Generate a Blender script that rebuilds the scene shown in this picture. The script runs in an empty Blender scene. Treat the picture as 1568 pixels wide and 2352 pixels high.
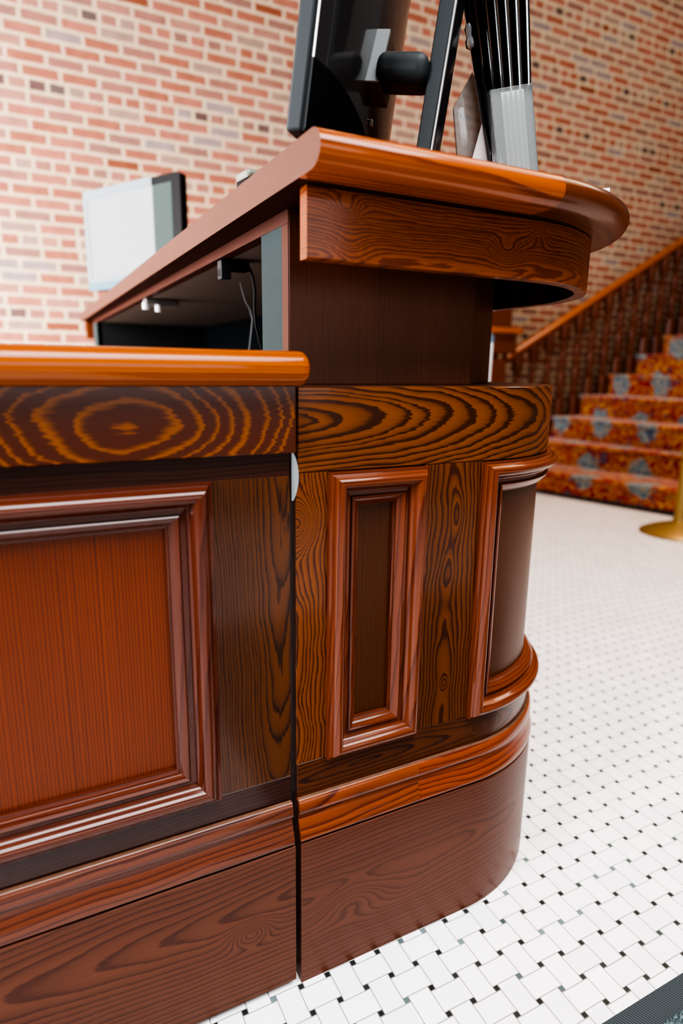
import bpy, math
from mathutils import Vector, Matrix
C = bpy.context.scene.collection
PI = math.pi

# ------------------------------------------------------------------ helpers
class MB:
    """collects faces with UVs (metres) and builds ONE mesh object"""
    def __init__(s): s.v = []; s.f = []; s.uv = []
    def face(s, pts, uvs=None):
        b = len(s.v); s.v += [tuple(p) for p in pts]; s.f.append(tuple(range(b, b+len(pts))))
        s.uv.append(uvs or [(p[0]+p[1], p[2]) for p in pts])
    def grid(s, P, UV=None, closed_u=False, closed_v=False):
        """P[i][j] -> shared vertices so that shading is smooth"""
        n, m = len(P), len(P[0]); b = len(s.v)
        for r in P: s.v += [tuple(q) for q in r]
        for i in range(n if closed_u else n-1):
            for j in range(m if closed_v else m-1):
                i2, j2 = (i+1) % n, (j+1) % m
                s.f.append((b+i*m+j, b+i2*m+j, b+i2*m+j2, b+i*m+j2))
                if UV: s.uv.append([UV[i][j], UV[i2 if i2 > i else i][j] if i2 > i else UV[i][j], UV[i2 if i2 > i else i][j2 if j2 > j else j], UV[i][j2 if j2 > j else j]])
                else: s.uv.append([(q[0]+q[1], q[2]) for q in (P[i][j], P[i2][j], P[i2][j2], P[i][j2])])
    def box(s, x0, x1, y0, y1, z0, z1, M=None):
        c = [(x0,y0,z0),(x1,y0,z0),(x1,y1,z0),(x0,y1,z0),(x0,y0,z1),(x1,y0,z1),(x1,y1,z1),(x0,y1,z1)]
        if M: c = [tuple(M @ Vector(q)) for q in c]
        o = [(x0,y0,z0),(x1,y0,z0),(x1,y1,z0),(x0,y1,z0),(x0,y0,z1),(x1,y0,z1),(x1,y1,z1),(x0,y1,z1)]
        b = len(s.v); s.v += c
        for q, ax in (((0,3,2,1),2),((4,5,6,7),2),((0,1,5,4),1),((2,3,7,6),1),((1,2,6,5),0),((3,0,4,7),0)):
            s.f.append(tuple(b+k for k in q))
            s.uv.append([((o[k][0],o[k][1]) if ax == 2 else (o[k][0],o[k][2]) if ax == 1 else (o[k][1],o[k][2])) for k in q])
    def prism(s, poly, z0, z1):
        """poly: list of (x,y) ccw"""
        n = len(poly); b = len(s.v)
        s.v += [(p[0],p[1],z0) for p in poly] + [(p[0],p[1],z1) for p in poly]
        s.f.append(tuple(b+n-1-k for k in range(n))); s.uv.append([(poly[n-1-k]) for k in range(n)])
        s.f.append(tuple(b+n+k for k in range(n))); s.uv.append([poly[k] for k in range(n)])
        L = 0
        for k in range(n):
            k2 = (k+1) % n; d = math.dist(poly[k], poly[k2])
            s.f.append((b+k, b+k2, b+n+k2, b+n+k)); s.uv.append([(L,z0),(L+d,z0),(L+d,z1),(L,z1)]); L += d
    def lathe(s, prof, cx=0, cy=0, z=0, n=24, caps=True):
        P = [[(cx+r*math.cos(2*PI*k/n), cy+r*math.sin(2*PI*k/n), z+h) for k in range(n)] for r, h in prof]
        UV = [[(h, k/n*.3) for k in range(n)] for r, h in prof]
        s.grid(list(map(list, P)), UV, closed_v=True)
        # orient: grid rows go up, so flip faces
        if caps:
            s.face(list(reversed(P[0]))); s.face(P[-1])
    def tube(s, pts, r, n=10, caps=True):
        pts = [Vector(p) for p in pts]; rows = []; prev = None
        rr = r if isinstance(r, (list, tuple)) else [r]*len(pts)
        for i, p in enumerate(pts):
            t = (pts[min(i+1, len(pts)-1)] - pts[max(i-1, 0)]).normalized()
            a = prev if prev is not None else (Vector((0,0,1)) if abs(t.z) < .9 else Vector((1,0,0)))
            x = (a - t*a.dot(t)).normalized(); prev = x; y = t.cross(x)
            rows.append([p + (x*math.cos(2*PI*k/n) + y*math.sin(2*PI*k/n))*rr[i] for k in range(n)])
        s.grid(rows, None, closed_v=True)
        if caps: s.face(list(reversed(rows[0]))); s.face(rows[-1])
    def build(s, name, mat, parent=None, smooth=None, bevel=0, seg=2):
        me = bpy.data.meshes.new(name); me.from_pydata(s.v, [], s.f)
        ul = me.uv_layers.new(name='UVMap'); k = 0
        for fuv in s.uv:
            for q in fuv: ul.data[k].uv = (q[0], q[1]); k += 1
        import bmesh
        bm = bmesh.new(); bm.from_mesh(me); bmesh.ops.recalc_face_normals(bm, faces=bm.faces); bm.to_mesh(me); bm.free()
        me.materials.append(mat)
        if smooth is not None:
            me.polygons.foreach_set('use_smooth', [True]*len(me.polygons))
            me.set_sharp_from_angle(angle=math.radians(smooth))
        o = bpy.data.objects.new(name, me); C.objects.link(o)
        if parent: o.parent = parent
        if bevel:
            b = o.modifiers.new('bevel', 'BEVEL'); b.width = bevel; b.segments = seg; b.limit_method = 'ANGLE'; b.angle_limit = math.radians(40)
            me.polygons.foreach_set('use_smooth', [True]*len(me.polygons)); me.set_sharp_from_angle(angle=math.radians(30))
            b.harden_normals = False
        return o

def tag(o, label=None, cat=None, group=None, kind=None):
    if label: o['label'] = label
    if cat: o['category'] = cat
    if group: o['group'] = group
    if kind: o['kind'] = kind
    return o
def thing(name, label, cat, loc=(0,0,0), rot=None, group=None):
    o = bpy.data.objects.new(name, None); C.objects.link(o); o.location = loc; o.empty_display_size = .1
    if rot: o.rotation_euler = rot
    return tag(o, label, cat, group)

# ------------------------------------------------------------------ materials
class NT:
    def __init__(s, name):
        s.mat = bpy.data.materials.new(name); s.mat.use_nodes = True
        s.n = s.mat.node_tree.nodes; s.l = s.mat.node_tree.links
        s.b = s.n['Principled BSDF']; s.out = s.n['Material Output']
    def lk(s, a, b): s.l.new(a, b)
    def put(s, inp, val):
        if hasattr(val, 'is_linked') or isinstance(val, bpy.types.NodeSocket): s.l.new(val, inp)
        else: inp.default_value = val
    def m(s, op, a, b=None, c=None, clamp=False):
        nd = s.n.new('ShaderNodeMath'); nd.operation = op; nd.use_clamp = clamp
        s.put(nd.inputs[0], a)
        if b is not None: s.put(nd.inputs[1], b)
        if c is not None: s.put(nd.inputs[2], c)
        return nd.outputs[0]
    def xyz(s, x, y, z=0.0):
        nd = s.n.new('ShaderNodeCombineXYZ'); s.put(nd.inputs[0], x); s.put(nd.inputs[1], y); s.put(nd.inputs[2], z); return nd.outputs[0]
    def sep(s, v):
        nd = s.n.new('ShaderNodeSeparateXYZ'); s.l.new(v, nd.inputs[0]); return nd.outputs
    def coord(s, kind='UV'): return s.n.new('ShaderNodeTexCoord').outputs[kind]
    def noise(s, vec, scale=1, detail=2, rough=.5, dist=0):
        nd = s.n.new('ShaderNodeTexNoise'); nd.noise_dimensions = '3D'; s.l.new(vec, nd.inputs['Vector'])
        nd.inputs['Scale'].default_value = scale; nd.inputs['Detail'].default_value = detail; nd.inputs['Roughness'].default_value = rough; nd.inputs['Distortion'].default_value = dist
        return nd.outputs['Fac'] if 'Fac' in nd.outputs else nd.outputs[0]
    def white(s, vec):
        nd = s.n.new('ShaderNodeTexWhiteNoise'); nd.noise_dimensions = '3D'; s.l.new(vec, nd.inputs['Vector']); return nd.outputs['Value'], nd.outputs['Color']
    def ramp(s, fac, stops, interp='LINEAR'):
        nd = s.n.new('ShaderNodeValToRGB'); nd.color_ramp.interpolation = interp; e = nd.color_ramp.elements
        while len(e) < len(stops): e.new(.5)
        for k, (p, c) in enumerate(stops):
            e[k].position = p; e[k].color = (*c, 1) if len(c) == 3 else c
        s.put(nd.inputs[0], fac); return nd.outputs[0]
    def mix(s, fac, a, b, typ='MIX'):
        nd = s.n.new('ShaderNodeMix'); nd.data_type = 'RGBA'; nd.blend_type = typ
        s.put(nd.inputs[0], fac)
        for i, v in ((6, a), (7, b)):
            if isinstance(v, (tuple, list)): v = (*v, 1) if len(v) == 3 else v
            s.put(nd.inputs[i], v)
        return nd.outputs[2]
    def bump(s, h, strength=.3, dist=.001):
        nd = s.n.new('ShaderNodeBump'); nd.inputs['Strength'].default_value = strength; nd.inputs['Distance'].default_value = dist
        s.l.new(h, nd.inputs['Height']); s.l.new(nd.outputs[0], s.b.inputs['Normal'])
    def base(s, col): s.put(s.b.inputs['Base Color'], (*col, 1) if isinstance(col, tuple) else col)
    def set(s, **k):
        for a, v in k.items(): s.put(s.b.inputs[a.replace('_', ' ')], v)
        return s.mat

def srgb(r, g, b):
    f = lambda c: (c/255/12.92) if c <= 10.3 else ((c/255+.055)/1.055)**2.4
    return (f(r), f(g), f(b))

WS = .40
def wood(name, vert=False, light=(150,80,28), dark=(70,28,16), u0=0., v0=0., d0=.03, k=0., q=0., freq=150., wob=.012, dw=.008, seed=0.,
         knots=(), jag=.0010, streak=.25, rough=.30, coat=.55, spec=.2, su=3., sv=6., lw=.5, ncoat=.12, inv=False, tint=None, hyp=None, ph=0.):
    """annual rings of a log cut by a flat board; u runs along the grain, v across it (metres, from the UV map)"""
    t = NT(name); x, y, _ = t.sep(t.coord('UV'))
    u, v = (y, x) if vert else (x, y)
    n1 = t.m('SUBTRACT', t.noise(t.xyz(t.m('MULTIPLY', u, su), t.m('MULTIPLY', v, sv), seed), 1, 2), .5)
    n2 = t.m('SUBTRACT', t.noise(t.xyz(t.m('MULTIPLY', u, su*1.3), t.m('MULTIPLY', v, sv*.8), seed+7.3), 1, 2), .5)
    n3 = t.m('SUBTRACT', t.noise(t.xyz(t.m('MULTIPLY', u, 25), t.m('MULTIPLY', v, 380), seed+3.1), 1, 2), .5)
    vv = t.m('ADD', t.m('SUBTRACT', v, v0), t.m('MULTIPLY', n1, 2*wob))
    uu = t.m('SUBTRACT', u, u0)
    dp = t.m('ADD', t.m('MULTIPLY', uu, k), d0)
    if hyp: dp = t.m('ADD', dp, t.m('MULTIPLY', t.m('SUBTRACT', t.m('SQRT', t.m('ADD', t.m('MULTIPLY', uu, uu), hyp[1]**2)), hyp[1]), hyp[0]))
    if q: dp = t.m('ADD', dp, t.m('MULTIPLY', t.m('MULTIPLY', uu, uu), q))
    dp = t.m('ADD', dp, t.m('MULTIPLY', n2, 2*dw))
    r = t.m('SQRT', t.m('ADD', t.m('MULTIPLY', vv, vv), t.m('MULTIPLY', dp, dp)))
    for (ku, kv, amp, size, asp) in knots:
        a = t.m('DIVIDE', t.m('SUBTRACT', u, ku), size*asp); b = t.m('DIVIDE', t.m('SUBTRACT', v, kv), size)
        g = t.m('EXPONENT', t.m('MULTIPLY', t.m('ADD', t.m('MULTIPLY', a, a), t.m('MULTIPLY', b, b)), -1.))
        r = t.m('ADD', r, t.m('MULTIPLY', g, amp))
    r = t.m('ADD', r, t.m('MULTIPLY', n3, 2*jag))
    irr = t.noise(t.xyz(t.m('MULTIPLY', r, freq*.45), seed, t.m('MULTIPLY', u, .5)), 1, 1)
    f = t.m('FRACT', t.m('ADD', t.m('ADD', t.m('MULTIPLY', r, freq), seed*.37+ph), t.m('MULTIPLY', irr, 1.5)))
    adj = lambda c: (c[0]*WS, c[1]*WS*1.0, c[2]*WS*1.25)
    L, D = adj(srgb(*light)), adj(srgb(*dark)); D = tuple(D[i]*.86+L[i]*.14 for i in range(3))
    mid = tuple(L[i]*.62 + D[i]*.38 for i in range(3))
    if inv: stops = [(0, D), (.50, D), (.66, mid), (.72, L), (.84, L), (.93, D)]
    else: stops = [(0, L), (lw*.7, tuple(L[i]*.9+D[i]*.1 for i in range(3))), (lw+.18, mid), (lw+.33, D), (.94, D), (1., L)]
    col = t.ramp(f, stops)
    s1 = t.noise(t.xyz(t.m('MULTIPLY', u, 9), t.m('MULTIPLY', v, 900), seed), 1, 3, .6)
    s2 = t.noise(t.xyz(t.m('MULTIPLY', u, 2), t.m('MULTIPLY', v, 14), seed+11), 1, 2)
    val = t.m('ADD', t.m('ADD', 1.-streak*.75, t.m('MULTIPLY', s1, streak)), t.m('MULTIPLY', t.m('SUBTRACT', s2, .25), streak))
    col = t.mix(1., col, t.xyz(val, val, val), 'MULTIPLY')
    if tint: col = t.mix(1., col, tint, 'MULTIPLY')
    t.base(col)
    t.bump(s1, .05, .0006)
    rg = t.m('ADD', rough-.05, t.m('MULTIPLY', s2, .12))
    return t.set(Roughness=rg, Coat_Weight=coat*.6, Coat_Roughness=ncoat, Specular_IOR_Level=spec)

def plain(name, rgb, rough=.5, metal=0., coat=0., spec=.5, noise=.0, lin=False):
    t = NT(name); c = rgb if lin else tuple(q*.72 for q in srgb(*rgb))
    if noise:
        nz = t.noise(t.coord('Object'), 60, 3); a = tuple(x*(1-noise) for x in c); b = tuple(min(1, x*(1+noise)) for x in c)
        t.base(t.mix(nz, a, b))
    else: t.base(c)
    return t.set(Roughness=rough, Metallic=metal, Coat_Weight=coat, Specular_IOR_Level=spec)

def clear(name, tint=(.9,.92,.92), haze=.15, hz_col=(200,205,205), ior=1.45, rough=.05):
    """thin clear plastic: see-through, glossy at grazing angles, a little surface haze"""
    t = NT(name); t.n.remove(t.b)
    tr = t.n.new('ShaderNodeBsdfTransparent'); tr.inputs[0].default_value = (*tint, 1)
    gl = t.n.new('ShaderNodeBsdfGlossy'); gl.inputs['Roughness'].default_value = rough
    df = t.n.new('ShaderNodeBsdfDiffuse'); df.inputs[0].default_value = (*srgb(*hz_col), 1)
    fr = t.n.new('ShaderNodeFresnel'); fr.inputs[0].default_value = ior
    m1 = t.n.new('ShaderNodeMixShader'); m1.inputs[0].default_value = haze; t.lk(tr.outputs[0], m1.inputs[1]); t.lk(df.outputs[0], m1.inputs[2])
    m2 = t.n.new('ShaderNodeMixShader'); t.lk(fr.outputs[0], m2.inputs[0]); t.lk(m1.outputs[0], m2.inputs[1]); t.lk(gl.outputs[0], m2.inputs[2])
    t.lk(m2.outputs[0], t.out.inputs[0]); return t.mat

def tile_floor():
    t = NT('basketweave_tile'); p = .045; x, y, _ = t.sep(t.coord('Object'))
    a = t.m('DIVIDE', x, p); b = t.m('DIVIDE', y, p)
    ia, ib = t.m('FLOOR', a), t.m('FLOOR', b); fa = t.m('ABSOLUTE', t.m('SUBTRACT', t.m('SUBTRACT', a, ia), .5)); fb = t.m('ABSOLUTE', t.m('SUBTRACT', t.m('SUBTRACT', b, ib), .5))
    par = t.m('FLOORED_MODULO', t.m('ADD', ia, ib), 2.)      # 1 = tile lies along x
    sh = t.m('ADD', t.m('MULTIPLY', par, fb), t.m('MULTIPLY', t.m('SUBTRACT', 1., par), fa))
    lo = t.m('ADD', t.m('MULTIPLY', par, fa), t.m('MULTIPLY', t.m('SUBTRACT', 1., par), fb))
    ins = t.m('GREATER_THAN', sh, .4); dot = t.m('MULTIPLY', ins, t.m('GREATER_THAN', lo, .4))
    d1 = t.m('ABSOLUTE', t.m('SUBTRACT', sh, .4)); d2 = t.m('ABSOLUTE', t.m('SUBTRACT', lo, .4))
    d2 = t.m('ADD', d2, t.m('MULTIPLY', t.m('SUBTRACT', 1., ins), 1.))
    d = t.m('MINIMUM', d1, d2)
    g = t.m('SUBTRACT', 1., t.m('MULTIPLY', t.m('SUBTRACT', d, .010), 1/.016, clamp=True), clamp=True)
    # which tile: own cell or the neighbour whose end reaches in here
    wn, wc = t.white(t.xyz(t.m('ADD', ia, .5), t.m('ADD', ib, .5), 3.))
    big = t.noise(t.coord('Object'), 1.3, 2); vein = t.noise(t.coord('Object'), 22, 4, .6, .6)
    white = t.mix(wn, srgb(228,226,226), srgb(212,211,213))
    white = t.mix(t.m('MULTIPLY', vein, .35), white, srgb(206,203,204))
    dn, dc = t.white(t.xyz(t.m('ROUND', a), t.m('ROUND', b), 9.))
    dk = t.ramp(dn, [(0, srgb(22,26,28)), (.72, srgb(34,40,42)), (.8, srgb(52,66,68)), (1, srgb(92,110,112))])
    col = t.mix(dot, white, dk)
    dist = t.n.new('ShaderNodeCameraData').outputs['View Z Depth'] if False else None
    col = t.mix(t.m('MULTIPLY', g, .85), col, srgb(96,94,90))
    t.base(col)
    t.bump(t.m('SUBTRACT', 1., g), .35, .0006)
    return t.set(Roughness=t.m('ADD', .34, t.m('MULTIPLY', vein, .12)), Specular_IOR_Level=.4)

def brick_wall():
    t = NT('old_red_brick'); x, y, z = t.sep(t.coord('Object'))
    c, L, zh = .0699, .2107, 2.488
    wobx = t.m('MULTIPLY', t.m('SUBTRACT', t.noise(t.coord('Object'), 4, 2), .5), .012)
    r_ = t.m('DIVIDE', t.m('ADD', t.m('ADD', t.m('SUBTRACT', z, zh), c/2), t.m('MULTIPLY', wobx, .5)), c); row = t.m('FLOOR', r_); fz = t.m('SUBTRACT', r_, row)
    head = t.m('LESS_THAN', t.m('FLOORED_MODULO', row, 6.), .5)
    rn, _ = t.white(t.xyz(row, 2.2, 0.)) 
    off = t.m('ADD', t.m('MULTIPLY', t.m('FLOORED_MODULO', row, 2.), .5), t.m('MULTIPLY', rn, .22))
    Lr = t.m('SUBTRACT', L, t.m('MULTIPLY', head, L*.5))
    u_ = t.m('ADD', t.m('DIVIDE', t.m('ADD', x, wobx), Lr), off); iu = t.m('FLOOR', u_); fu = t.m('SUBTRACT', u_, iu)
    dz = t.m('MULTIPLY', t.m('SUBTRACT', .5, t.m('ABSOLUTE', t.m('SUBTRACT', fz, .5))), c)
    du = t.m('MULTIPLY', t.m('SUBTRACT', .5, t.m('ABSOLUTE', t.m('SUBTRACT', fu, .5))), Lr)
    edge = t.m('MULTIPLY', t.m('SUBTRACT', t.noise(t.coord('Object'), 35, 3), .5), .008)
    wn, wc = t.white(t.xyz(t.m('ADD', iu, .3), t.m('ADD', row, .4), 1.))
    var = t.m('MULTIPLY', wn, .002)
    d = t.m('ADD', t.m('SMOOTH_MIN', dz, du, .006), edge)
    brick = t.m('MULTIPLY', t.m('SUBTRACT', d, t.m('ADD', .0080, var)), 1/.0030, clamp=True)
    w2, _ = t.white(t.xyz(t.m('ADD', iu, .7), t.m('ADD', row, .1), 5.))
    bc = t.ramp(wn, [(0, srgb(168,108,90)), (.2, srgb(160,100,80)), (.38, srgb(156,108,94)), (.55, srgb(166,118,102)), (.70, srgb(146,106,94)), (.80, srgb(156,128,112)), (.92, srgb(148,130,126)), (.97, srgb(140,82,60))], 'CONSTANT')
    dkh = t.m('MULTIPLY', head, t.m('GREATER_THAN', w2, .86))
    bc = t.mix(t.m('MULTIPLY', dkh, .8), bc, srgb(84,74,72))
    nz = t.noise(t.coord('Object'), 18, 4, .6)
    bc = t.mix(1., bc, t.ramp(nz, [(0, (.60,.60,.60)), (1, (1.08,1.08,1.08))]), 'MULTIPLY')
    mc = t.mix(nz, srgb(176,152,124), srgb(196,174,148))
    t.base(t.mix(brick, mc, bc))
    t.bump(t.m('ADD', brick, t.m('MULTIPLY', nz, .3)), .5, .006)
    return t.set(Roughness=.9, Specular_IOR_Level=.15)

def carpet():
    t = NT('damask_stair_carpet'); uv = t.coord('UV'); x, y, _ = t.sep(uv)
    n = lambda sc, sd, dt=2, ds=0.: t.noise(t.xyz(t.m('MULTIPLY', x, sc), t.m('MULTIPLY', y, sc), sd), 1, dt, .5, ds)
    base = t.ramp(n(7, 0, 2, 1.8), [(.28, srgb(84,12,30)), (.40, srgb(138,22,38)), (.48, srgb(152,36,36)), (.56, srgb(166,72,42)), (.61, srgb(146,28,38)), (.70, srgb(116,16,48))])
    leaf = t.ramp(n(13, 4, 2, 2.5), [(.50, (0,0,0)), (.525, (1,1,1)), (.585, (1,1,1)), (.61, (0,0,0))])
    col = t.mix(leaf, base, srgb(200,150,70))
    # grey-blue palmettes in a half-drop repeat
    cx, cy = .40, .33
    ry = t.m('DIVIDE', y, cy); iy = t.m('FLOOR', ry)
    rx = t.m('ADD', t.m('DIVIDE', x, cx), t.m('MULTIPLY', t.m('FLOORED_MODULO', iy, 2.), .5))
    fx = t.m('MULTIPLY', t.m('SUBTRACT', t.m('FRACT', rx), .5), cx); fy = t.m('MULTIPLY', t.m('SUBTRACT', t.m('FRACT', ry), .5), cy)
    wv = t.m('MULTIPLY', t.m('SUBTRACT', n(22, 2, 2), .5), .13)
    dd = t.m('ADD', t.m('SQRT', t.m('ADD', t.m('MULTIPLY', fx, fx), t.m('MULTIPLY', t.m('MULTIPLY', fy, .8), t.m('MULTIPLY', fy, .8)))), wv)
    mk = t.m('LESS_THAN', dd, .088)
    inner = t.ramp(n(42, 8, 2), [(.36, srgb(58,66,86)), (.47, srgb(112,134,142)), (.56, srgb(140,158,156)), (.62, srgb(196,142,84)), (.72, srgb(130,60,46))])
    col = t.mix(mk, col, inner)
    bl = t.ramp(n(15, 15, 1, 1.), [(.66, (0,0,0)), (.70, (1,1,1))])
    col = t.mix(t.m('MULTIPLY', bl, .8), col, srgb(60,72,104))
    pile = t.noise(t.xyz(t.m('MULTIPLY', x, 400), t.m('MULTIPLY', y, 400), 0.), 1, 2)
    t.base(t.mix(1., col, t.ramp(pile, [(0, (.55,.55,.55)), (1, (.95,.95,.95))]), 'MULTIPLY'))
    t.bump(pile, .5, .003)
    return t.set(Roughness=.95, Specular_IOR_Level=.1, Sheen_Weight=.3)

# woods (each board has its own figure)
O1, D1 = (158,84,28), (66,26,14)
W = {}
W['gate_apron'] = wood('wood_oval_figure', light=(172,98,32), dark=(92,38,24), u0=-.212, v0=.868, d0=.0285, hyp=(.50,.05), ph=.28, freq=96, wob=.009, dw=.011, seed=2.65, jag=.0032, inv=True, su=8, sv=14, streak=.35)
W['gate_bar'] = wood('wood_honey_bar', light=(216,112,24), dark=(182,84,18), v0=.55, d0=.05, freq=130, wob=.02, seed=2.2, streak=.25, rough=.22, coat=.7, spec=.1, su=1., sv=3, ncoat=.1)
W['gate_rail'] = wood('wood_dark_rail', light=(86,44,22), dark=(46,22,15), v0=.86, d0=.02, k=.05, freq=190, seed=3.3)
W['gate_brail'] = wood('wood_dark_bottom_rail', light=(84,42,24), dark=(46,20,14), v0=.40, d0=.03, k=.06, freq=190, seed=4.3)
W['gate_stile'] = wood('wood_gate_stile', vert=True, light=(118,66,26), dark=(54,28,16), u0=.9, v0=-.02, d0=.03, k=-.05, freq=290, wob=.010, dw=.010, seed=5.1, su=4, sv=10, streak=.45)
W['gate_field'] = wood('wood_quarter_field', vert=True, light=(152,68,20), dark=(104,40,13), v0=-1.2, d0=.1, freq=235, wob=.004, dw=.01, seed=6.4, jag=.0006, streak=.35, rough=.42, coat=.25, su=.8, sv=3, ncoat=.3)
W['mould'] = wood('wood_red_moulding', light=(150,78,42), dark=(110,52,29), v0=.3, d0=.1, k=.05, freq=150, seed=7.7, streak=.3, rough=.26, coat=1., ncoat=.07, spec=.06)
W['mould_gate'] = wood('wood_brown_moulding', light=(124,62,36), dark=(92,42,26), v0=.3, d0=.1, k=.04, freq=140, seed=8.9, streak=.3, rough=.28, coat=.95, ncoat=.07, spec=.06)
W['gate_cap'] = wood('wood_gate_base_cap', light=(138,74,42), dark=(88,40,26), v0=.0, d0=.03, k=.03, freq=120, seed=9.2, wob=.02, dw=.01)
W['gate_base'] = wood('wood_gate_baseboard', light=(130,76,46), dark=(90,47,30), u0=.05, v0=.10, d0=.012, k=-.10, freq=120, seed=10.2, wob=.02, dw=.012, knots=((-.075,.145,.05,.018,1.5),), streak=.45, rough=.42, coat=.2, ncoat=.25, spec=.12)
W['base'] = wood('wood_counter_baseboard', light=(128,74,46), dark=(98,53,34), u0=-.1, v0=.13, d0=.02, k=.03, freq=130, seed=11.2, wob=.03, dw=.02, knots=((.09,.16,.03,.03,1.6),), streak=.45, rough=.4, coat=.25, ncoat=.22, spec=.12)
W['cap'] = wood('wood_counter_base_cap', light=(168,84,34), dark=(98,40,22), v0=.02, d0=.02, k=.05, freq=90, seed=12.6, wob=.03, dw=.02, streak=.3)
W['rail'] = wood('wood_cathedral_rail', light=(158,88,32), dark=(58,26,14), u0=-.05, v0=.862, d0=.012, k=.13, freq=165, wob=.012, dw=.012, seed=13.1, su=4, sv=10, jag=.0014, lw=.4)
W['stile1'] = wood('wood_knotty_stile', vert=True, light=(158,86,30), dark=(72,30,14), u0=.5, v0=-.02, d0=.03, k=.03, freq=190, wob=.02, dw=.02, seed=14.8, su=6, sv=12, knots=((.73,.004,-.05,.018,1.5),), lw=.4)
W['stile2'] = wood('wood_cathedral_stile', vert=True, light=(142,78,28), dark=(72,30,16), u0=.25, v0=.252, d0=.006, k=.05, freq=170, wob=.012, dw=.012, seed=15.6, su=7, sv=12, lw=.35,
    knots=((.714,.262,-.012,.013,2.6),(.640,.250,-.009,.014,2.4),(.4455,.255,-.014,.009,1.2)))
W['stile3'] = wood('wood_curve_stile', vert=True, light=(120,62,26), dark=(70,32,18), v0=.3, d0=.02, k=.03, freq=190, seed=16.3)
W['brail'] = wood('wood_counter_bottom_rail', light=(118,62,24), dark=(58,26,15), u0=.3, v0=.345, d0=.02, k=.10, freq=160, seed=17.9, wob=.012, dw=.01, knots=((.345,.35,-.03,.014,1.4),))
W['field'] = wood('wood_dark_field', vert=True, light=(114,62,24), dark=(84,42,18), v0=-1.1, d0=.1, freq=260, wob=.004, seed=18.4, jag=.0006, streak=.3, rough=.4, coat=.3, su=.8, sv=3, ncoat=.3)
W['veneer'] = wood('wood_dark_veneer', light=(130,76,44), dark=(92,48,27), vert=True, v0=-1.3, d0=.1, freq=330, wob=.004, seed=19.4, jag=.0008, streak=.55, rough=.45, coat=.2, su=.8, sv=3, ncoat=.3)
W['edge'] = wood('wood_edge_lipping', light=(112,64,46), dark=(68,36,26), vert=True, v0=-1, d0=.1, freq=300, wob=.004, seed=20.4, streak=.5, rough=.5, coat=.15, spec=.1)
W['fascia'] = wood('wood_knotty_fascia', light=(188,100,42), dark=(128,62,34), u0=.2, v0=1.06, d0=.015, k=.03, freq=250, wob=.014, dw=.016, seed=21.7, su=4, sv=18, lw=.3, jag=.0018, streak=.5, spec=.12,
    knots=((.063,1.117,.016,.014,1.3),(.068,1.075,.012,.016,1.6),(.312,1.090,.020,.018,1.3),(.368,1.114,-.012,.012,1.3)))
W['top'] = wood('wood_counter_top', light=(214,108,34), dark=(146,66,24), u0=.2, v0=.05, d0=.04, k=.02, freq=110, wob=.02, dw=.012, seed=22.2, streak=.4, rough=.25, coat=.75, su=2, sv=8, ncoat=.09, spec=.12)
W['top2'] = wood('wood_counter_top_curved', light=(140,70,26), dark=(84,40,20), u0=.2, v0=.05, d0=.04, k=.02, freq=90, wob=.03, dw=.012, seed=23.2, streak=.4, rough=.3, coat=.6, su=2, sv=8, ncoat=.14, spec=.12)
W['under'] = wood('wood_underside', light=(84,42,24), dark=(66,32,18), v0=-1, d0=.1, freq=200, wob=.004, seed=25.4, streak=.4, rough=.7, coat=.05, spec=.05)
W['topside'] = wood('wood_counter_side', light=(132,86,62), dark=(114,70,50), v0=-1, d0=.1, freq=300, wob=.004, seed=24.4, streak=.35, rough=.5, coat=.25, ncoat=.3, spec=.12, su=1, sv=3)
W['cap2'] = wood('wood_counter_base_cap_curved', light=(178,84,32), dark=(112,44,24), v0=.0, d0=.02, k=.04, freq=120, wob=.03, dw=.02, seed=32.6, streak=.35)
W['dust'] = plain('dusty_wood', (108,78,62), .9, spec=.05, noise=.4)
W['stair'] = plain('dark_stained_oak', (106,55,33), .5, coat=.1, spec=.2, noise=.25)
W['rail_stair'] = plain('honey_oak_handrail', (176,92,26), .3, coat=.6, noise=.15)
MT = dict(black=plain('black_plastic', (8,10,11), .55, spec=.12), soft=plain('dark_grey_plastic', (40,45,47), .55, spec=.25), gloss=plain('gloss_black_back', (44,42,44), .14, coat=.6),
    deep=plain('deep_black_cover', (5,7,7), .55, spec=.15), silver=plain('silver_trim', (190,188,186), .25, metal=.3), grey=plain('grey_bracket', (130,136,136), .45, noise=.05), brown=plain('brown_bracket_side', (74,58,48), .5),
    lam=plain('grey_laminate', (58,67,67), .75, spec=.05, noise=.06), ceil=plain('brown_underside', (88,74,60), .7, noise=.1), dark=plain('black_interior', (8,9,9), .8), teal=plain('dark_teal_interior', (13,19,21), .9, spec=.05),
    white=plain('white_plastic', (236,236,238), .45), chrome=plain('worn_steel', (190,196,198), .3, metal=.8), brass=plain('satin_brass', (176,146,88), .42, metal=.6, noise=.04), dust=plain('pale_dust', (150,128,112), .9),
    bluegrey=plain('blue_grey_handle', (92,128,150), .5), paper=plain('white_paper', (236,228,228), .8), greyshell=plain('greenish_grey_shell', (140,142,128), .5),
    beltgrey=plain('light_grey_sheet', (226,226,232), .5), cord=plain('grey_cord', (70,74,76), .6), card=plain('white_card', (240,240,244), .7))

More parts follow.
